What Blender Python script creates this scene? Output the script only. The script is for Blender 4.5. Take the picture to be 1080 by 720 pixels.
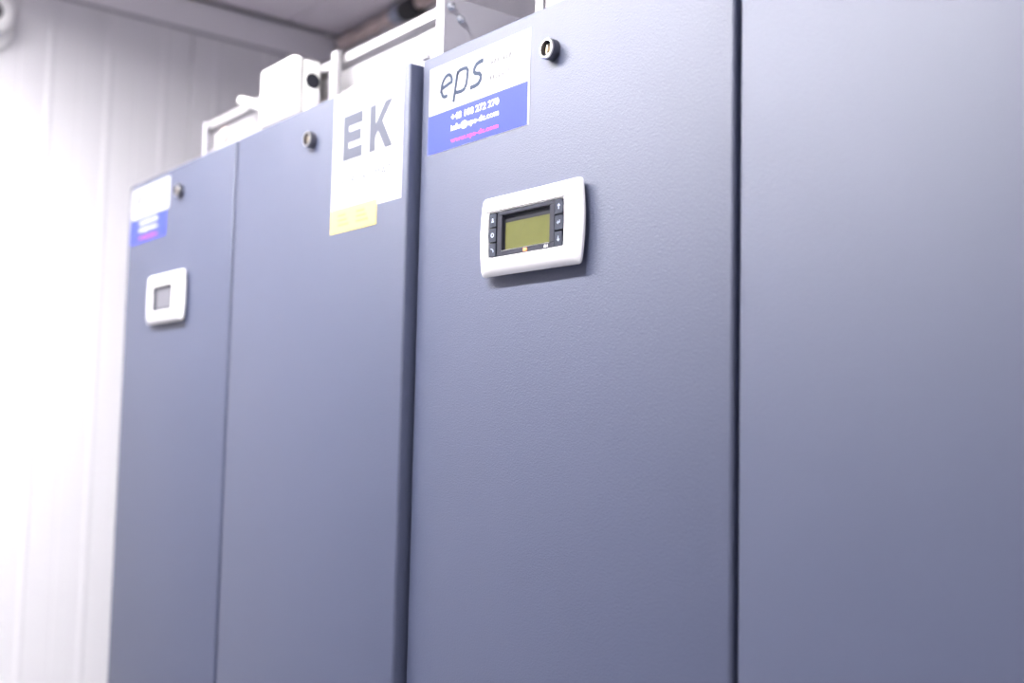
import bpy, bmesh, math, random
from mathutils import Matrix, Vector, noise

random.seed(4)
for o in list(bpy.data.objects):
    bpy.data.objects.remove(o)
S = bpy.context.scene
COL = S.collection

# ------------------------------------------------------------------ camera
CAM_Z = 1.53                                    # lens height above the floor
cam_data = bpy.data.cameras.new('camera')
cam = bpy.data.objects.new('camera', cam_data)
COL.objects.link(cam)
right = Vector((0.627851, 0.778031, 0.021681))
up = Vector((0.044439, -0.063643, 0.996983))
fwd = Vector((-0.777064, 0.624993, 0.074533))
m = Matrix((right, up, -fwd)).transposed().to_4x4()
m.translation = Vector((0, 0, CAM_Z))
cam.matrix_world = m
cam_data.sensor_fit = 'HORIZONTAL'
cam_data.sensor_width = 36.0
cam_data.lens = 1123.35 / 1080 * 36.0
cam_data.clip_start = 0.05
cam_data.dof.use_dof = True
cam_data.dof.focus_distance = 1.10
cam_data.dof.aperture_fstop = 2.6
S.camera = cam

# ------------------------------------------------------------------ world, exposure
world = bpy.data.worlds.new('world')
S.world = world
world.use_nodes = True
world.node_tree.nodes['Background'].inputs[0].default_value = (0.8, 0.8, 0.9, 1)
world.node_tree.nodes['Background'].inputs[1].default_value = 0.1
S.view_settings.view_transform = 'Standard'
S.view_settings.look = 'None'
S.view_settings.gamma = 1.0
S.view_settings.use_curve_mapping = False
S.view_settings.exposure = -0.28
LAMP = 260.0                                     # brightness of the ceiling tubes
LAMP_COL = (1.0, 0.97, 0.985)


# ------------------------------------------------------------------ materials
def mat(name, col, rough=0.5, metal=0.0, bump=None, vary=None, spec=0.5, emit=None, coat=None):
    """bump = (scale, strength, distance); vary = (scale, amount)"""
    mt = bpy.data.materials.new(name)
    mt.use_nodes = True
    nt = mt.node_tree
    b = nt.nodes['Principled BSDF']
    b.inputs['Base Color'].default_value = (*col, 1)
    b.inputs['Roughness'].default_value = rough
    b.inputs['Metallic'].default_value = metal
    b.inputs['Specular IOR Level'].default_value = spec
    tc = nt.nodes.new('ShaderNodeTexCoord')
    if vary:
        n = nt.nodes.new('ShaderNodeTexNoise')
        n.inputs['Scale'].default_value = vary[0]
        n.inputs['Detail'].default_value = 4
        nt.links.new(tc.outputs['Object'], n.inputs['Vector'])
        mx = nt.nodes.new('ShaderNodeMix')
        mx.data_type = 'RGBA'
        lo = [max(0, c * (1 - vary[1])) for c in col]
        hi = [min(1, c * (1 + vary[1])) for c in col]
        mx.inputs[6].default_value = (*lo, 1)
        mx.inputs[7].default_value = (*hi, 1)
        nt.links.new(n.outputs['Fac'], mx.inputs[0])
        nt.links.new(mx.outputs[2], b.inputs['Base Color'])
    if bump:
        n2 = nt.nodes.new('ShaderNodeTexNoise')
        n2.inputs['Scale'].default_value = bump[0]
        n2.inputs['Detail'].default_value = 2
        nt.links.new(tc.outputs['Object'], n2.inputs['Vector'])
        bp = nt.nodes.new('ShaderNodeBump')
        bp.inputs['Strength'].default_value = bump[1]
        bp.inputs['Distance'].default_value = bump[2]
        nt.links.new(n2.outputs['Fac'], bp.inputs['Height'])
        nt.links.new(bp.outputs['Normal'], b.inputs['Normal'])
        nt.links.new(bp.outputs['Normal'], b.inputs['Coat Normal'])
    if coat:
        b.inputs['Coat Weight'].default_value = coat[0]
        b.inputs['Coat Roughness'].default_value = coat[1]
    if emit:
        b.inputs['Emission Color'].default_value = (*emit[0], 1)
        b.inputs['Emission Strength'].default_value = emit[1]
    return mt


M = {}
M['door'] = mat('blue_grey_powder_coat', (0.045, 0.056, 0.108), 0.58, bump=(560, 0.7, 0.0005), vary=(3, 0.05), spec=1.0)
M['body'] = mat('dark_blue_grey_steel', (0.040, 0.046, 0.095), 0.5)
M['wall'] = mat('white_wall_panel', (0.76, 0.75, 0.77), 0.36, bump=(8, 0.05, 0.002))
M['core'] = mat('panel_joint_and_shade_line', (0.35, 0.34, 0.37), 0.8)
M['wall_grey'] = mat('grey_wall_panel', (0.22, 0.22, 0.27), 0.6)
M['trim'] = mat('grey_white_flashing', (0.86, 0.84, 0.87), 0.45)
M['ceiling'] = mat('grey_ceiling_panel', (0.78, 0.73, 0.78), 0.6, vary=(2, 0.05))
M['floor'] = mat('grey_vinyl', (0.50, 0.50, 0.51), 0.45, vary=(30, 0.08))
M['plastic'] = mat('white_plastic', (0.86, 0.85, 0.85), 0.38)
M['plastic_warm'] = mat('warm_white_plastic', (0.84, 0.83, 0.80), 0.45)
M['dark_plastic'] = mat('dark_grey_plastic', (0.016, 0.017, 0.024), 0.5, spec=0.25)
M['bezel'] = mat('charcoal_bezel', (0.036, 0.038, 0.052), 0.45, spec=0.3)
M['button'] = mat('dark_rubber_button', (0.036, 0.042, 0.062), 0.5, spec=0.3)
M['glyph'] = mat('pale_print', (0.55, 0.62, 0.75), 0.5)
M['lcd'] = mat('green_lcd', (0.120, 0.125, 0.034), 0.3, vary=(60, 0.18))
M['lcd_grey'] = mat('grey_lcd', (0.14, 0.14, 0.165), 0.4, vary=(30, 0.06))
M['indicator'] = mat('orange_indicator', (0.9, 0.3, 0.1), 0.4, emit=((1.0, 0.30, 0.10), 1.6))
M['steel'] = mat('bright_steel', (0.62, 0.62, 0.62), 0.28, 1.0)
M['dark_steel'] = mat('dark_chrome', (0.14, 0.14, 0.16), 0.3, 0.9)
M['brass'] = mat('pale_brass', (0.80, 0.68, 0.50), 0.4, 0.6)
M['galv'] = mat('galvanised_white_steel', (0.42, 0.41, 0.42), 0.45, 0.1, vary=(12, 0.06))
M['galv_grey'] = mat('galvanised_grey_steel', (0.52, 0.51, 0.55), 0.45, 0.1, vary=(9, 0.06))
M['zinc'] = mat('zinc_bolt', (0.78, 0.82, 0.86), 0.25, 0.8)
M['paper'] = mat('white_sticker', (0.50, 0.50, 0.505), 0.6, spec=0.25)
M['blue'] = mat('blue_sticker', (0.058, 0.080, 0.52), 0.6, spec=0.25)
M['blue_ink'] = mat('slate_blue_ink', (0.028, 0.045, 0.085), 0.6, spec=0.25)
M['grey_ink'] = mat('grey_ink', (0.105, 0.113, 0.145), 0.6, spec=0.25)
M['faint_ink'] = mat('faint_grey_ink', (0.20, 0.20, 0.21), 0.6, spec=0.25)
M['white_ink'] = mat('white_ink', (0.92, 0.92, 0.93), 0.6, spec=0.25)
M['pink_ink'] = mat('pink_ink', (0.75, 0.085, 0.50), 0.6, spec=0.25)
M['yellow'] = mat('pale_yellow_sticker', (0.62, 0.51, 0.20), 0.6, spec=0.25)
M['yellow_print'] = mat('yellow_print', (0.50, 0.37, 0.13), 0.6, spec=0.25)
M['foam'] = mat('brown_sealing_foam', (0.60, 0.49, 0.45), 0.9, bump=(60, 0.8, 0.01), vary=(25, 0.3))
M['black'] = mat('black_rubber', (0.012, 0.012, 0.014), 0.5)
M['blue_grey_pipe'] = mat('blue_grey_pvc', (0.30, 0.33, 0.42), 0.4)
M['lamp'] = mat('lamp_diffuser', (0.9, 0.9, 0.9), 0.5, emit=(LAMP_COL, LAMP))

# ------------------------------------------------------------------ helpers
WORLD = {}                                      # object -> world origin


def empty(name, loc, label, cat, group=None):
    o = bpy.data.objects.new(name, None)
    COL.objects.link(o)
    o.location = loc
    o.empty_display_size = 0.05
    WORLD[o] = Vector(loc)
    tag(o, label, cat, group)
    return o


def tag(o, label=None, cat=None, group=None, kind=None):
    if label: o['label'] = label
    if cat: o['category'] = cat
    if group: o['group'] = group
    if kind: o['kind'] = kind
    return o


def build(name, bm, mats, parent=None, smooth=False, label=None):
    """World-space bmesh -> one mesh object with its origin at its base centre."""
    if not isinstance(mats, (list, tuple)):
        mats = [mats]
    bmesh.ops.recalc_face_normals(bm, faces=bm.faces[:])
    xs = [v.co for v in bm.verts]
    org = Vector(((min(v.x for v in xs) + max(v.x for v in xs)) / 2,
                  (min(v.y for v in xs) + max(v.y for v in xs)) / 2,
                  min(v.z for v in xs)))
    bmesh.ops.translate(bm, verts=bm.verts[:], vec=-org)
    me = bpy.data.meshes.new(name)
    if smooth:
        for f in bm.faces:
            f.smooth = True
    bm.to_mesh(me)
    bm.free()
    for k in mats:
        me.materials.append(M[k])
    if smooth:
        try:
            me.set_sharp_from_angle(angle=math.radians(40))
        except Exception:
            pass
    o = bpy.data.objects.new(name, me)
    COL.objects.link(o)
    WORLD[o] = org
    if parent is not None:
        o.parent = parent
        o.location = org - WORLD[parent]
    else:
        o.location = org
    if label:
        o['label'] = label
    return o


def box(bm, x0, x1, y0, y1, z0, z1, bev=0.0, seg=2, mi=0):
    g = bmesh.ops.create_cube(bm, size=1)
    vs = g['verts']
    bmesh.ops.scale(bm, vec=(x1 - x0, y1 - y0, z1 - z0), verts=vs)
    bmesh.ops.translate(bm, vec=((x0 + x1) / 2, (y0 + y1) / 2, (z0 + z1) / 2), verts=vs)
    fs = set(f for v in vs for f in v.link_faces)
    for f in fs:
        f.material_index = mi
    if bev > 0:
        es = list(set(e for v in vs for e in v.link_edges))
        bmesh.ops.bevel(bm, geom=es, offset=bev, segments=seg, profile=0.5, affect='EDGES')
    return bm


def nb():
    return bmesh.new()


def lathe_y(bm, c, prof, n=28, mi=0, axis='Y'):
    """prof: list of (radius, depth) along the axis; closes ends with fans."""
    rings = []
    for r, d in prof:
        ring = []
        for k in range(n):
            a = 2 * math.pi * k / n
            if axis == 'Y':
                p = (c[0] + r * math.cos(a), c[1] + d, c[2] + r * math.sin(a))
            elif axis == 'X':
                p = (c[0] + d, c[1] + r * math.cos(a), c[2] + r * math.sin(a))
            else:
                p = (c[0] + r * math.cos(a), c[1] + r * math.sin(a), c[2] + d)
            ring.append(bm.verts.new(p))
        rings.append(ring)
    for a, b in zip(rings, rings[1:]):
        for k in range(n):
            f = bm.faces.new((a[k], a[(k + 1) % n], b[(k + 1) % n], b[k]))
            f.material_index = mi
    for ring in (rings[0], rings[-1]):
        f = bm.faces.new(ring)
        f.material_index = mi
    return bm


def tube(bm, pts, r, n=12, mi=0, wob=0.0):
    rings = []
    pts = [Vector(p) for p in pts]
    for i, p in enumerate(pts):
        t = (pts[min(i + 1, len(pts) - 1)] - pts[max(i - 1, 0)]).normalized()
        a = t.orthogonal().normalized() if abs(t.z) > 0.9 else t.cross(Vector((0, 0, 1))).normalized()
        b = t.cross(a)
        rr = r[i] if isinstance(r, (list, tuple)) else r
        ring = []
        for k in range(n):
            q = 2 * math.pi * k / n
            d = a * math.cos(q) + b * math.sin(q)
            w = 1 + wob * noise.noise((p + d * rr) * 45)
            ring.append(bm.verts.new(p + d * rr * w))
        rings.append(ring)
    for a, b in zip(rings, rings[1:]):
        for k in range(n):
            bm.faces.new((a[k], a[(k + 1) % n], b[(k + 1) % n], b[k])).material_index = mi
    bm.faces.new(rings[0]).material_index = mi
    bm.faces.new(rings[-1]).material_index = mi
    return bm


def prism_y(bm, pts, y0, y1, mi=0):
    """Polygon in the door plane (x, z), extruded from y0 to y1."""
    a = [bm.verts.new((x, y0, z)) for x, z in pts]
    b = [bm.verts.new((x, y1, z)) for x, z in pts]
    n = len(pts)
    for f in [bm.faces.new(a), bm.faces.new(b)] + [bm.faces.new((a[i], a[(i + 1) % n], b[(i + 1) % n], b[i])) for i in range(n)]:
        f.material_index = mi
    return bm


def strip_y(bm, pts, w, y0, y1, mi=0):
    """Ribbon of width w following a polyline in the door plane."""
    P = [Vector((x, 0, z)) for x, z in pts]
    A, B = [], []
    for i, p in enumerate(P):
        t = (P[min(i + 1, len(P) - 1)] - P[max(i - 1, 0)]).normalized()
        nn = Vector((-t.z, 0, t.x)) * (w / 2)
        A.append((p + nn)); B.append((p - nn))
    va = [bm.verts.new((q.x, y0, q.z)) for q in A]
    vb = [bm.verts.new((q.x, y0, q.z)) for q in B]
    wa = [bm.verts.new((q.x, y1, q.z)) for q in A]
    wb = [bm.verts.new((q.x, y1, q.z)) for q in B]
    for i in range(len(P) - 1):
        for quad in ((va[i], va[i + 1], vb[i + 1], vb[i]), (wa[i], wa[i + 1], wb[i + 1], wb[i]),
                     (va[i], va[i + 1], wa[i + 1], wa[i]), (vb[i], vb[i + 1], wb[i + 1], wb[i])):
            bm.faces.new(quad).material_index = mi
    for i in (0, -1):
        bm.faces.new((va[i], vb[i], wb[i], wa[i])).material_index = mi
    return bm


def text_bm(body, x0, x1, z0, z1, y, bold=0.0, shear=0.0):
    """Flat print: lettering filled into the rectangle x0..x1, z0..z1 at depth y."""
    cu = bpy.data.curves.new('lettering', 'FONT')
    cu.body = body
    cu.offset = bold
    cu.shear = shear
    cu.resolution_u = 3
    ob = bpy.data.objects.new('lettering', cu)
    COL.objects.link(ob)
    bpy.context.view_layer.update()
    me = bpy.data.meshes.new_from_object(ob.evaluated_get(bpy.context.evaluated_depsgraph_get()))
    bpy.data.objects.remove(ob)
    bpy.data.curves.remove(cu)
    bm = nb()
    bm.from_mesh(me)
    bpy.data.meshes.remove(me)
    ax = [v.co.x for v in bm.verts]; az = [v.co.y for v in bm.verts]
    a0, a1, b0, b1 = min(ax), max(ax), min(az), max(az)
    for v in bm.verts:
        v.co = Vector((x0 + (v.co.x - a0) / (a1 - a0) * (x1 - x0), y, z0 + (v.co.y - b0) / (b1 - b0) * (z1 - z0)))
    for mi_ in bm.faces:
        mi_.material_index = 0
    return bm


def Z(z):
    return z + CAM_Z


# ------------------------------------------------------------------ room shell
XL, XR, YB, YF, ZC = -2.615, 1.90, 1.465, -1.05, CAM_Z + 1.07

bm = nb(); box(bm, XL - 0.1, XR + 0.1, YF - 0.1, YB + 0.1, -0.1, 0)
tag(build('floor', bm, 'floor'), 'grey vinyl floor of the plant room', kind='structure')

# ceiling: slab plus panels whose long seams run along the row of cabinets
bm = nb(); box(bm, XL - 0.1, XR + 0.1, YF - 0.1, YB + 0.1, ZC + 0.012, ZC + 0.1)
ceil = tag(build('ceiling', bm, 'core'), 'grey panelled ceiling', kind='structure')
ys = [YB - 0.012, 1.285, 0.285, -0.715, YF + 0.005]
for a, b in zip(ys, ys[1:]):
    bm = nb(); box(bm, XL + 0.020, XR - 0.005, b + 0.003, a - 0.003, ZC, ZC + 0.014, 0.002, 1)
    build('ceiling_panel', bm, 'ceiling', ceil)


def ribbed(bm, length, s0, s1, ribs, place, depth=0.020):
    """Wall panel lying along s, ribs proud of its face; place(s, proud, z) -> point."""
    prof = [(s0 + 0.001, -0.003), (s0 + 0.004, 0.0)]
    for r in ribs:
        if s0 + 0.03 < r < s1 - 0.03:
            for k in range(9):
                q = -1 + 2 * k / 8
                prof.append((r + q * 0.009, 0.0020 * math.cos(q * math.pi / 2) ** 1.2 if abs(q) < 1 else 0))
            prof.append((r + 0.0675 - 0.004, 0.0)); prof.append((r + 0.0675, -0.0007)); prof.append((r + 0.0675 + 0.004, 0.0))
    prof = [p for p in prof if p[0] < s1 - 0.005]
    prof += [(s1 - 0.004, 0.0), (s1 - 0.001, -0.003)]
    lo = [bm.verts.new(place(s, d, 0.0)) for s, d in prof] + [bm.verts.new(place(s1 - 0.001, -depth, 0.0)), bm.verts.new(place(s0 + 0.001, -depth, 0.0))]
    hi = [bm.verts.new(place(s, d, length)) for s, d in prof] + [bm.verts.new(place(s1 - 0.001, -depth, length)), bm.verts.new(place(s0 + 0.001, -depth, length))]
    n = len(lo)
    for i in range(n):
        bm.faces.new((lo[i], lo[(i + 1) % n], hi[(i + 1) % n], hi[i]))
    bm.faces.new(lo); bm.faces.new(hi)
    return bm


bm = nb(); box(bm, XL - 0.12, XL - 0.012, YF - 0.1, YB + 0.1, 0, ZC)
wl = tag(build('wall_left', bm, 'core'), 'white ribbed panel wall beyond the cabinets', kind='structure')
ribs = [0.684 + 0.137 * k for k in range(-14, 8)]
edges = [YF, -0.3435, 0.7525 - 0.137 * 4 + 0.411, YB]
edges = [YF, 0.684 - 0.137 * 6 - 0.0685, 0.684 + 0.137 * 2 + 0.0685, YB]
for a, b in zip(edges, edges[1:]):
    bm = ribbed(nb(), ZC - 0.001, a, b, ribs, lambda s, d, z: (XL + d, s, z))
    build('wall_panel', bm, 'wall', wl)

bm = nb(); box(bm, XL - 0.1, XR + 0.1, YB + 0.012, YB + 0.12, 0, ZC)
wb = tag(build('wall_back', bm, 'core'), 'white panel wall behind the cabinets', kind='structure')
for a, b in ((XL, -1.5), (-1.5, -0.4), (-0.4, 0.7), (0.7, XR)):
    bm = ribbed(nb(), ZC - 0.001, a, b, [a + 0.137 * k for k in range(1, 8)], lambda s, d, z: (s, YB - d, z))
    build('wall_panel', bm, 'wall', wb)
bm = nb(); box(bm, XR, XR + 0.1, YF - 0.1, YB + 0.1, 0, ZC)
tag(build('wall_right', bm, 'wall'), 'white wall at the near end of the aisle', kind='structure')
bm = nb(); box(bm, XL - 0.1, XR + 0.1, YF - 0.1, YF, 0, ZC)
tag(build('wall_front', bm, 'wall_grey'), 'dark grey wall across the aisle', kind='structure')

# corner flashing between wall and ceiling
bm = nb()
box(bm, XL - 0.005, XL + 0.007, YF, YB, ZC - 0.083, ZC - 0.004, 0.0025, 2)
box(bm, XL - 0.002, XL + 0.004, YF, YB, ZC - 0.090, ZC - 0.082, mi=1)  # dark strip painted in as the shadow line under the flashing
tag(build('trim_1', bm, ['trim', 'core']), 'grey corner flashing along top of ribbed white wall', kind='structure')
bm = nb()
box(bm, XL + 0.012, XR, YB - 0.007, YB + 0.005, ZC - 0.083, ZC - 0.004, 0.0025, 2)
tag(build('trim_2', bm, 'trim'), 'grey corner flashing along top of back wall', kind='structure')


# ------------------------------------------------------------------ ceiling lights (their light stays with them)
def ceiling_light(x, y, L, label):
    root = empty('ceiling_light', (x, y, ZC - 0.06), label, 'ceiling light', 'linear ceiling lights over the aisle')
    W = 0.045
    bm = nb()
    box(bm, x - L, x + L, y - W, y + W, ZC - 0.012, ZC)
    box(bm, x - L, x + L, y - W - 0.004, y - W, ZC - 0.06, ZC)
    box(bm, x - L, x + L, y + W, y + W + 0.004, ZC - 0.06, ZC)
    box(bm, x - L - 0.004, x - L, y - W - 0.004, y + W + 0.004, ZC - 0.06, ZC)
    box(bm, x + L, x + L + 0.004, y - W - 0.004, y + W + 0.004, ZC - 0.06, ZC)
    build('housing', bm, 'plastic', root)
    bm = nb(); box(bm, x - L + 0.002, x + L - 0.002, y - W + 0.002, y + W - 0.002, ZC - 0.05, ZC - 0.013)
    build('diffuser', bm, 'lamp', root)


ceiling_light(-1.68, 0.05, 0.52, 'linear ceiling light over the aisle, nearest the ribbed wall')
ceiling_light(1.30, -0.50, 0.22, 'linear ceiling light at the near end of the aisle')
ceiling_light(-0.78, 0.05, 0.29, 'linear ceiling light over the middle of the aisle')


# ------------------------------------------------------------------ cabinets
def door(root, x0, x1, yf, z0, z1):
    bm = nb(); box(bm, x0, x1, yf, yf + 0.022, z0, z1, 0.0035, 3)
    return build('door', bm, 'door', root, smooth=True)


def lock(parent, x, z, yf):
    """Round quarter-turn lock: chrome cup, recessed pale insert with a wing."""
    bm = nb()
    lathe_y(bm, (x, yf, z), [(0.0108, 0.0), (0.0108, -0.0085), (0.0098, -0.0100), (0.0080, -0.0100), (0.0076, -0.0040), (0.0005, -0.0040)], 32, 0)
    for f in bm.faces:                                            # bright front lip
        c = f.calc_center_median()
        if c.y < yf - 0.0090: f.material_index = 2
    lathe_y(bm, (x, yf, z), [(0.0062, -0.0035), (0.0062, -0.0052), (0.0056, -0.0058), (0.0005, -0.0058)], 24, 1)
    box(bm, x - 0.0011, x + 0.0011, yf - 0.0085, yf - 0.005, z - 0.0042, z + 0.0042, 0.0004, 1, 1)
    return build('lock', bm, ['dark_steel', 'brass', 'steel'], parent, smooth=True, label='round chrome quarter-turn lock')


def rounded(u0, u1, v0, v1, r, n=4):
    pts = []
    for cx, cz, a0 in ((u1 - r, v1 - r, 0), (u0 + r, v1 - r, 90), (u0 + r, v0 + r, 180), (u1 - r, v0 + r, 270)):
        for k in range(n + 1):
            a = math.radians(a0 + 90 * k / n)
            pts.append((cx + r * math.cos(a), cz + r * math.sin(a)))
    return pts


def panel_outline(hw, hv, bulge, r, n=10):
    """Rectangle with straight top and bottom and gently bowed sides (ccw)."""
    pts = []
    for k in range(n + 1):
        t = -1 + 2 * k / n
        pts.append((hw + bulge * (1 - t * t), t * (hv - r)))
    pts += [(hw - r * 0.4, hv - r * 0.35), (hw - r * 1.1, hv)]
    for k in range(1, n):
        pts.append((hw - r * 1.1 - 2 * (hw - r * 1.1) * k / n, hv))
    pts += [(-(hw - r * 1.1), hv), (-(hw - r * 0.4), hv - r * 0.35)]
    for k in range(n + 1):
        t = 1 - 2 * k / n
        pts.append((-(hw + bulge * (1 - t * t)), t * (hv - r)))
    pts += [(-(hw - r * 0.4), -(hv - r * 0.35)), (-(hw - r * 1.1), -hv)]
    for k in range(1, n):
        pts.append((-(hw - r * 1.1) + 2 * (hw - r * 1.1) * k / n, -hv))
    pts += [((hw - r * 1.1), -hv), ((hw - r * 0.4), -(hv - r * 0.35))]
    return pts


def control_panel(root, cx, cz, yf, label, full=True):
    """Wall-type controller: bowed white frame on a set-back box, recessed screen, six buttons."""
    P = lambda pts: [(cx + u, cz + v) for u, v in pts]
    yr = yf - 0.0090                                              # rim plane
    yo = yr - 0.0055                                              # plane around the screen
    bm = nb()
    rings = []
    hu, hv = (0.0592, 0.0238) if full else (0.0440, 0.0215)
    for hw, hh, bul, r, y in ((0.0745, 0.0405, 0.003, 0.003, yr + 0.0060), (0.0772, 0.0418, 0.0035, 0.0035, yr + 0.0035),
                              (0.0772, 0.0418, 0.0035, 0.0035, yr + 0.0010), (0.0752, 0.0398, 0.0034, 0.003, yr - 0.0012),
                              (0.0680, 0.0330, 0.002, 0.003, yo + 0.0010), (hu + 0.003, hv + 0.003, 0.001, 0.002, yo),
                              (hu, hv, 0.0006, 0.0015, yo + 0.0002), (hu, hv, 0.0006, 0.0015, yo + 0.0085)):
        rings.append([bm.verts.new((x, y, z)) for x, z in P(panel_outline(hw, hh, bul, r))])
    n = len(rings[0])
    for a, b in zip(rings, rings[1:]):
        for k in range(n):
            bm.faces.new((a[k], a[(k + 1) % n], b[(k + 1) % n], b[k]))
    bm.faces.new(rings[0]); bm.faces.new(rings[-1])
    cp = build('control_panel', bm, 'plastic', root, smooth=True, label=label)
    bm = nb(); box(bm, cx - 0.066, cx + 0.066, yr + 0.005, yf, cz - 0.034, cz + 0.034, 0.002, 2)
    build('back_box', bm, 'dark_plastic', cp)
    # hairline of the flip cover above the buttons
    bm = nb(); box(bm, cx - 0.0660, cx + 0.0660, yo - 0.0001, yo + 0.004, cz + 0.0244, cz + 0.0252)
    if full:
        build('cover_seam', bm, 'dark_plastic', cp)
    else:
        bm.free()
    bw, bh = (0.0452, 0.0234) if full else (0.0430, 0.0208)
    rw, r0, r1 = (0.0375, -0.0178, 0.0190) if full else (0.0375, -0.0175, 0.0175)
    y0 = yo + 0.0006
    bm = nb()
    box(bm, cx - bw, cx + bw, y0, y0 + 0.008, cz + r1, cz + bh, 0.0006, 1)
    box(bm, cx - bw, cx + bw, y0, y0 + 0.008, cz - bh, cz + r0, 0.0006, 1)
    box(bm, cx - bw, cx - rw, y0, y0 + 0.008, cz + r0 - 0.0004, cz + r1 + 0.0004, 0.0006, 1)
    box(bm, cx + rw, cx + bw, y0, y0 + 0.008, cz + r0 - 0.0004, cz + r1 + 0.0004, 0.0006, 1)
    build('bezel', bm, 'bezel', cp)
    # screen: dark mask with the lit field lower down
    bm = nb()
    box(bm, cx - rw, cx + rw, y0 + 0.0036, y0 + 0.0056, cz + r0, cz + r1, mi=0)
    l1 = 0.0112 if full else 0.0160
    box(bm, cx - 0.0345, cx + 0.0350, y0 + 0.0031, y0 + 0.0036, cz + r0 + 0.0008, cz + l1, mi=1)
    build('screen', bm, ['dark_plastic', 'lcd' if full else 'lcd_grey'], cp, label='olive green display field' if full else 'grey display field')
    if not full:
        return cp
    # lower lip that catches the light
    bm = nb(); box(bm, cx - rw, cx + rw, y0 - 0.0003, y0 + 0.002, cz + r0 - 0.0006, cz + r0 + 0.0002)
    build('screen_lip', bm, 'steel', cp)
    bm = nb(); box(bm, cx - 0.0015, cx + 0.0043, y0 - 0.0008, y0 + 0.003, cz - 0.0223, cz - 0.0192, 0.0006, 2)
    build('indicator_light', bm, 'indicator', cp, label='small glowing orange indicator')
    # bell symbol printed on the bezel
    bm = nb()
    prism_y(bm, [(cx + 0.0300, cz - 0.0222), (cx + 0.0340, cz - 0.0222), (cx + 0.0333, cz - 0.0210), (cx + 0.0328, cz - 0.0193), (cx + 0.0312, cz - 0.0193), (cx + 0.0307, cz - 0.0210)], y0 - 0.0003, y0 + 0.001)
    box(bm, cx + 0.0350, cx + 0.0358, y0 - 0.0003, y0 + 0.001, cz - 0.0222, cz - 0.0193)
    build('bell_symbol', bm, 'white_ink', cp)
    for side in (-1, 1):
        for k in range(3):
            zc = cz + (1 - k) * 0.0157 - 0.0001
            h = 0.0070
            wo = (0.0575, 0.0586, 0.0575)[k]
            us = [(0.0464, -h), (wo - 0.0008, -h), (wo + (0.0006 if k != 2 else -0.0002), 0), (wo - 0.0008, h), (0.0464, h)]
            bm = nb()
            prism_y(bm, [(cx + side * u, zc + v) for u, v in us], yo + 0.0000, yo + 0.0085, 0)
            g = 0.052 * side + cx
            ya, yb_ = yo - 0.0003, yo + 0.001
            if side > 0 and k == 0:
                strip_y(bm, [(g, zc - 0.0025), (g, zc + 0.002)], 0.0009, ya, yb_, 1)
                strip_y(bm, [(g - 0.0016, zc + 0.0005), (g, zc + 0.0026), (g + 0.0016, zc + 0.0005)], 0.0008, ya, yb_, 1)
            elif side > 0 and k == 1:
                strip_y(bm, [(g + 0.0018, zc + 0.0022), (g + 0.0018, zc), (g - 0.0018, zc)], 0.0009, ya, yb_, 1)
                strip_y(bm, [(g - 0.0004, zc + 0.0014), (g - 0.0020, zc), (g - 0.0004, zc - 0.0014)], 0.0008, ya, yb_, 1)
            elif side > 0:
                strip_y(bm, [(g, zc + 0.0025), (g, zc - 0.002)], 0.0009, ya, yb_, 1)
                strip_y(bm, [(g - 0.0016, zc - 0.0005), (g, zc - 0.0026), (g + 0.0016, zc - 0.0005)], 0.0008, ya, yb_, 1)
            elif k == 0:
                prism_y(bm, [(g - 0.0024, zc - 0.0022), (g + 0.0024, zc - 0.0022), (g + 0.0012, zc - 0.0008), (g + 0.0009, zc + 0.0020), (g - 0.0009, zc + 0.0020), (g - 0.0012, zc - 0.0008)], ya, yb_, 1)
            elif k == 1:
                strip_y(bm, [(g + 0.002 * math.cos(t * math.pi / 6), zc + 0.002 * math.sin(t * math.pi / 6)) for t in range(13)], 0.0011, ya, yb_, 1)
            else:
                strip_y(bm, [(g + 0.0018, zc - 0.0024), (g + 0.0018, zc - 0.0004), (g - 0.0006, zc + 0.0014), (g - 0.0022, zc + 0.0014)], 0.0009, ya, yb_, 1)
            build('button', bm, ['button', 'glyph'], cp)
    return cp


def arc(cx, cz, rx, rz, a0, a1, n=14, sh=0.0):
    out = []
    for k in range(n + 1):
        a = math.radians(a0 + (a1 - a0) * k / n)
        v = rz * math.sin(a)
        out.append((cx + rx * math.cos(a) + sh * v, cz + v))
    return out


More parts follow.
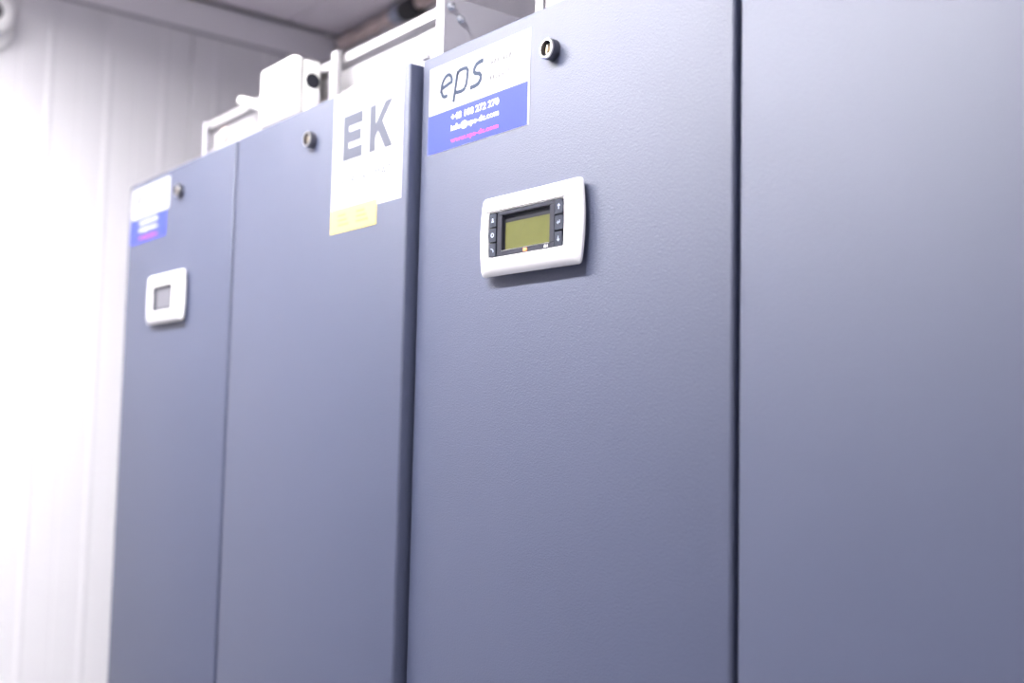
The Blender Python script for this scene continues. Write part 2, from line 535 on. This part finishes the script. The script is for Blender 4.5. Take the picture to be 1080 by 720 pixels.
def eps_sticker(root, x0, z0, yf, bl=0.0, br=0.003, bz=0.0):
    """White logo label over a blue contact label; x0 left edge, z0 bottom edge (of the pair)."""
    w = 0.1835
    zt, zm = z0 + 0.1025, z0 + 0.0462
    y = yf - 0.0004
    bm = nb(); box(bm, x0, x0 + w, y, yf, zm if br > 0.006 else z0, zt)
    st = build('logo_sticker', bm, 'paper', root, label='white sticker with thin slate-blue eps logo')
    bm = nb(); box(bm, x0 + bl, x0 + w - br, yf - 0.0007, yf - 0.0001, z0 + bz + 0.0006, zm)
    build('blue_field', bm, 'blue', st, label='blue band with white and pink contact lines')
    ya, yb_ = yf - 0.0008, yf - 0.0002
    sw = 0.0042
    zb = z0 + 0.0628                                            # baseline
    bm = nb()
    X = lambda u: x0 + u
    sh = 0.18                                                   # slant
    # e: upper loop with bar, open foot
    cxe, cze, rx, rz = X(0.0345), zb + 0.0128, 0.0098, 0.0122
    strip_y(bm, [(cxe - 0.0098, cze - 0.0018), (cxe + 0.0080, cze + 0.0022)] + arc(cxe, cze, rx, rz, 10, 180, 14, sh) + [(cxe - 0.0112, cze - 0.0062)] + arc(cxe, cze, rx, rz, 205, 292, 8, sh), sw, ya, yb_)
    # p: stem and bowl
    strip_y(bm, [(X(0.0487), zb - 0.0095), (X(0.0540), zb + 0.0185), (X(0.0562), zb + 0.0250)], sw, ya, yb_)
    strip_y(bm, [(X(0.0545), zb + 0.0205), (X(0.0590), zb + 0.0247), (X(0.0668), zb + 0.0250), (X(0.0722), zb + 0.0242), (X(0.0748), zb + 0.0212), (X(0.0738), zb + 0.0120), (X(0.0722), zb + 0.0055), (X(0.0690), zb + 0.0012), (X(0.0640), zb), (X(0.0560), zb + 0.0002), (X(0.0520), zb + 0.0010)], sw, ya, yb_)
    # s
    strip_y(bm, [(X(0.1030), zb + 0.0255), (X(0.0955), zb + 0.0250), (X(0.0905), zb + 0.0237), (X(0.0870), zb + 0.0200), (X(0.0868), zb + 0.0160), (X(0.0895), zb + 0.0137), (X(0.0965), zb + 0.0120), (X(0.0992), zb + 0.0090), (X(0.0985), zb + 0.0045), (X(0.0950), zb + 0.0012), (X(0.0900), zb), (X(0.0800), zb - 0.0005)], sw * 1.1, ya, yb_)
    build('logo', bm, 'blue_ink', st)
    # washed-out small print to the right of the logo
    rnd = random.Random(7)
    bm = nb()
    for zc, u0, u1 in ((zb + 0.0195, 0.118, 0.150), (zb + 0.0020, 0.116, 0.150)):
        u = u0
        while u < u1:
            strip_y(bm, [(X(u), zc - 0.0028), (X(u + 0.0006), zc + 0.0028)], 0.0009, ya, yb_)
            if rnd.random() < 0.7:
                strip_y(bm, [(X(u + 0.0004), zc + rnd.choice((-0.0024, 0, 0.0024))), (X(u + 0.0028), zc + rnd.choice((-0.0024, 0, 0.0024)))], 0.0008, ya, yb_)
            u += 0.0052
    build('small_print', bm, 'faint_ink', st)
    yt = yf - 0.0009
    for body, a, b, ink in (('+48 108 272 270', 0.0322, 0.0402, 'white_ink'), ('info@eps-dc.com', 0.0185, 0.0278, 'white_ink'), ('www.eps-dc.com', 0.0052, 0.0122, 'pink_ink')):
        bm = text_bm(body, X(0.0455), X(0.1330), z0 + a, z0 + b, yt, bold=0.03)
        build('contact_line', bm, ink, st)
    return st


def cabinet(x0, xm, x1, yf, ztop, label):
    root = empty('cooling_cabinet', ((x0 + x1) / 2, yf + 0.37, 0), label, 'cabinet', 'dark blue-grey cooling cabinets in the row')
    bm = nb()
    box(bm, x0 + 0.002, x1 - 0.002, yf + 0.026, yf + 0.74, 0.08, ztop - 0.004, 0.002, 1)
    build('body', bm, 'body', root)
    bm = nb(); box(bm, x0 + 0.03, x1 - 0.03, yf + 0.06, yf + 0.70, 0.0, 0.081)
    build('plinth', bm, 'dark_plastic', root)
    g = 0.0042 if yf < 0.68 else 0.0032
    d1 = door(root, x0, xm - g, yf, 0.10, ztop)
    d2 = door(root, xm + g, x1, yf, 0.10, ztop)
    return root, d1, d2


Y1, Y2 = 0.671, 0.685
c1, d1a, d1b = cabinet(-1.979, -1.5155, -1.0372, Y1, Z(0.4200), 'blue-grey two-door cooling cabinet with EK sticker, beside the white ribbed wall')
lock(d1a, -1.7290, Z(0.3735), Y1)
lock(d1b, -1.2720, Z(0.3715), Y1)
eps_sticker(c1, -1.9665, Z(0.3065), Y1, bl=0.0, br=0.011)
control_panel(c1, -1.7600, Z(0.1945), Y1, 'white framed controller with small grey screen', full=False)

c2, d2a, d2b = cabinet(-1.0312, -0.5610, -0.0910, Y2, Z(0.4232), 'blue-grey two-door cooling cabinet with green display, nearest the camera')
lock(d2a, -0.7955, Z(0.3735), Y2)
lock(d2b, -0.3260, Z(0.3735), Y2)
eps_sticker(c2, -1.0148, Z(0.3049), Y2)
control_panel(c2, -0.8180, Z(0.1925), Y2, 'white framed controller with olive screen and dark buttons')

# EK sticker and yellow label on the right-hand door of the far cabinet
y = Y1 - 0.0004
bm = nb(); box(bm, -1.2150, -1.0480, y, Y1, Z(0.2592), Z(0.4185))
ek = build('logo_sticker', bm, 'paper', c1, label='large white sticker with grey letters EK')
ya, yb_ = Y1 - 0.0007, Y1 - 0.0003
bm = nb()
ex0, ex1, z0, z1 = -1.1880, -1.1413, Z(0.3268), Z(0.3848)
t = 0.0145
zmid = (z0 + z1) / 2
prism_y(bm, [(ex0, z0), (ex1, z0), (ex1, z0 + t), (ex0 + 0.0135, z0 + t), (ex0 + 0.0135, zmid - 0.0070), (ex1 - 0.0035, zmid - 0.0070), (ex1 - 0.0035, zmid + 0.0070),
             (ex0 + 0.0135, zmid + 0.0070), (ex0 + 0.0135, z1 - t), (ex1, z1 - t), (ex1, z1), (ex0, z1)], ya, yb_)
kx0, kx1 = -1.1235, -1.0710
prism_y(bm, [(kx0, z0), (kx0 + 0.0135, z0), (kx0 + 0.0135, z0 + 0.0165), (kx0 + 0.0195, z0 + 0.0240), (kx1 - 0.0160, z0), (kx1, z0), (kx1 - 0.0235, z0 + 0.0345),
             (kx1 - 0.0015, z1), (kx1 - 0.0170, z1), (kx0 + 0.0135, z0 + 0.0330), (kx0 + 0.0135, z1), (kx0, z1)], ya, yb_)
build('logo', bm, 'grey_ink', ek)
bm = text_bm('EUROKLIMAT', -1.1880, -1.0705, Z(0.2935), Z(0.3045), Y1 - 0.0007)
build('small_print', bm, 'grey_ink', ek)
bm = nb(); box(bm, -1.2145, -1.1020, Y1 - 0.0006, Y1, Z(0.2350), Z(0.2660))
yl = build('yellow_label', bm, 'yellow', c1, label='pale yellow label below the EK sticker')
bm = nb()
for k, (a, b) in enumerate(((-1.195, -1.168), (-1.150, -1.122))):
    for q in range(3):
        box(bm, a, b - 0.004 * q, Y1 - 0.0008, Y1 - 0.0003, Z(0.2432 + 0.0062 * q), Z(0.2464 + 0.0062 * q))
build('label_print', bm, 'yellow_print', yl)


# ------------------------------------------------------------------ steel frames standing on the cabinets
def top_frame(x0, x1, yfr, zb, zt, label, detail=True):
    root = empty('duct_frame', ((x0 + x1) / 2, yfr + 0.25, zb), label, 'duct frame', 'steel frames on the cabinet tops')
    # front channel: lip, recessed web, lower lip
    prof = [(0.0, zt), (0.0, zt - 0.013), (0.004, zt - 0.015), (0.008, zt - 0.018), (0.010, zt - 0.046), (0.004, zt - 0.052), (0.0, zt - 0.055), (-0.004, zb + 0.010), (-0.004, zb), (0.030, zb), (0.030, zt)]
    bm = nb()
    a = [bm.verts.new((x0, yfr + d, z)) for d, z in prof]
    b = [bm.verts.new((x1 - 0.003, yfr + d, z)) for d, z in prof]
    n = len(prof)
    for i in range(n):
        bm.faces.new((a[i], a[(i + 1) % n], b[(i + 1) % n], b[i]))
    bm.faces.new(a); bm.faces.new(b)
    build('front_channel', bm, 'galv', root)
    bm = nb(); box(bm, x1 - 0.0025, x1, yfr - 0.002, yfr + 0.52, zb, zt + 0.009, 0.0006, 1)
    box(bm, x1 - 0.016, x1 + 0.0004, yfr - 0.0048, yfr - 0.002, zb, zt + 0.009, 0.0005, 1)
    build('end_plate', bm, 'galv_grey', root)
    bm = nb(); box(bm, x0 - 0.0025, x0, yfr - 0.004, yfr + 0.52, zb, zt, 0.0006, 1)
    box(bm, x0 - 0.0025, x0 + 0.010, yfr - 0.0062, yfr - 0.0040, zb, zt, 0.0005, 1)
    build('end_plate', bm, 'galv_grey', root)
    bm = nb(); box(bm, x0 + 0.0025, x1 - 0.003, yfr + 0.49, yfr + 0.52, zb, zt)
    build('rear_channel', bm, 'galv', root)
    for yy, zz in ((yfr + 0.020, zt - 0.016), (yfr + 0.005, zt - 0.004)):
        bm = nb()
        lathe_y(bm, (x1, yy, zz), [(0.0060, 0.0), (0.0060, 0.0012), (0.0045, 0.0012), (0.0045, 0.0040), (0.0030, 0.0052), (0.0004, 0.0054)], 6 * 3, axis='X')
        build('bolt', bm, 'zinc', root, smooth=True)
    if detail:
        # upright strap with a slot beside it
        bm = nb(); box(bm, -1.3010, -1.2840, yfr - 0.012, yfr - 0.004, zb, zt + 0.0035, 0.0008, 1)
        build('strap', bm, 'galv', root)
        bm = nb(); box(bm, -1.3210, -1.3120, yfr - 0.0030, yfr + 0.004, zb + 0.030, zt - 0.012)
        build('slot_shadow_plate', bm, 'galv_grey', root)
        bm = nb(); box(bm, -1.3250, -1.3000, yfr - 0.010, yfr - 0.002, zb + 0.012, zb + 0.026, 0.001, 1)
        build('clip', bm, 'galv_grey', root)
        bm = nb(); lathe_y(bm, (-1.7000, yfr + 0.009, zt - 0.030), [(0.012, 0.002), (0.012, -0.004), (0.0005, -0.004)], 18)
        build('grommet', bm, 'foam', root)
        bm = nb(); box(bm, -1.0840, -1.0700, yfr - 0.0055, yfr - 0.001, zb + 0.0275, zb + 0.0325, 0.001, 1)
        build('rivet_plate', bm, 'galv_grey', root)
    return root


top_frame(-1.7560, -1.0375, 0.722, Z(0.4165), Z(0.5060), 'white steel channel frame on far cabinet, behind the junction box')
top_frame(-0.8600, -0.1500, 0.722, Z(0.4195), Z(0.5550), 'white steel channel frame on near cabinet, cut off by the picture top', detail=False)

# ------------------------------------------------------------------ white junction box at the cabinet's top edge
jb = empty('junction_box', (-1.385, 0.692, Z(0.4165)), 'white plastic junction box on far cabinet top with round dark cable hole', 'junction box')
bm = nb()
box(bm, -1.4400, -1.3350, 0.6680, 0.6900, Z(0.4165), Z(0.5090), 0.009, 4)
build('cover', bm, 'plastic_warm', jb, smooth=True)
bm = nb()
box(bm, -1.4340, -1.3360, 0.6880, 0.7150, Z(0.4165), Z(0.5050), 0.004, 3)
build('base', bm, 'plastic_warm', jb, smooth=True)
bm = nb()
lathe_y(bm, (-1.3365, 0.7015, Z(0.4750)), [(0.0108, 0.0), (0.0108, 0.0014), (0.0092, 0.0018), (0.0004, 0.0018)], 22, axis='X')
build('cable_hole', bm, 'dark_plastic', jb, label='round dark cable knock-out')
bm = nb()
box(bm, -1.3365, -1.3180, 0.6860, 0.7070, Z(0.4165), Z(0.4600), 0.006, 3)
build('side_gland', bm, 'plastic', jb, smooth=True)
bm = nb()
tube(bm, [(-1.4300, 0.698, Z(0.4520)), (-1.4900, 0.700, Z(0.4690)), (-1.5400, 0.702, Z(0.4890)), (-1.5800, 0.704, Z(0.5020)), (-1.5840, 0.704, Z(0.5035))], [0.0078, 0.0078, 0.0076, 0.0074, 0.004], 14)
build('cable_stub', bm, 'plastic_warm', jb, smooth=True)

# ------------------------------------------------------------------ round device on the ribbed wall
rd = empty('wall_camera', (XL, 0.556, Z(0.83)), 'round white wall camera with dark lens, cut by left picture edge', 'security camera')
c = (XL + 0.0035, 0.541, Z(0.872))
bm = nb()
lathe_y(bm, c, [(0.058, -0.004), (0.058, 0.006), (0.055, 0.012), (0.042, 0.018), (0.0005, 0.018)], 40, axis='X')
build('mount', bm, 'plastic', rd, smooth=True)
c2_ = (XL + 0.0035, 0.541, Z(0.897))
bm = nb()
lathe_y(bm, c2_, [(0.052, 0.015), (0.050, 0.040), (0.045, 0.050), (0.036, 0.053), (0.030, 0.049), (0.0005, 0.049)], 40, axis='X')
build('housing', bm, 'plastic', rd, smooth=True)
bm = nb()
lathe_y(bm, c2_, [(0.021, 0.046), (0.021, 0.051), (0.014, 0.056), (0.0005, 0.058)], 32, axis='X')
build('lens', bm, 'black', rd, smooth=True, label='dark round lens')

# ------------------------------------------------------------------ pipe run in the corner of ceiling and back wall
yp, zp = YB - 0.030, ZC - 0.030
pr = empty('ceiling_pipe', (-2.0, yp, zp - 0.03), 'brown lagged pipe in the ceiling corner with black coupling', 'pipe')
pts = [(XL + 0.03 + 0.012 * k, yp + 0.004 * noise.noise((k * 0.35, 0, 0)), zp + 0.004 * noise.noise((0, k * 0.35, 3))) for k in range(25)]
bm = nb(); tube(bm, pts, [0.0155 + 0.005 * noise.noise((k * 0.3, 5, 1)) for k in range(25)], 14, wob=0.35)
build('lagging', bm, 'foam', pr, smooth=True)
bm = nb(); tube(bm, [(-2.305, yp, zp), (-2.285, yp, zp), (-2.25, yp, zp)], [0.018, 0.025, 0.025], 18)
build('collar', bm, 'blue_grey_pipe', pr, smooth=True)
bm = nb(); tube(bm, [(-2.252, yp, zp - 0.002), (-2.215, yp, zp - 0.002), (-2.185, yp, zp - 0.002)], [0.027, 0.028, 0.022], 18)
build('coupling', bm, 'black', pr, smooth=True)
pts = [(-2.190 + 0.012 * k, yp + 0.004 * noise.noise((k * 0.35, 9, 0)), zp + 0.003) for k in range(60)]
bm = nb(); tube(bm, pts, [0.0165 + 0.004 * noise.noise((k * 0.3, 2, 1)) for k in range(60)], 14, wob=0.3)
build('lagging', bm, 'foam', pr, smooth=True)
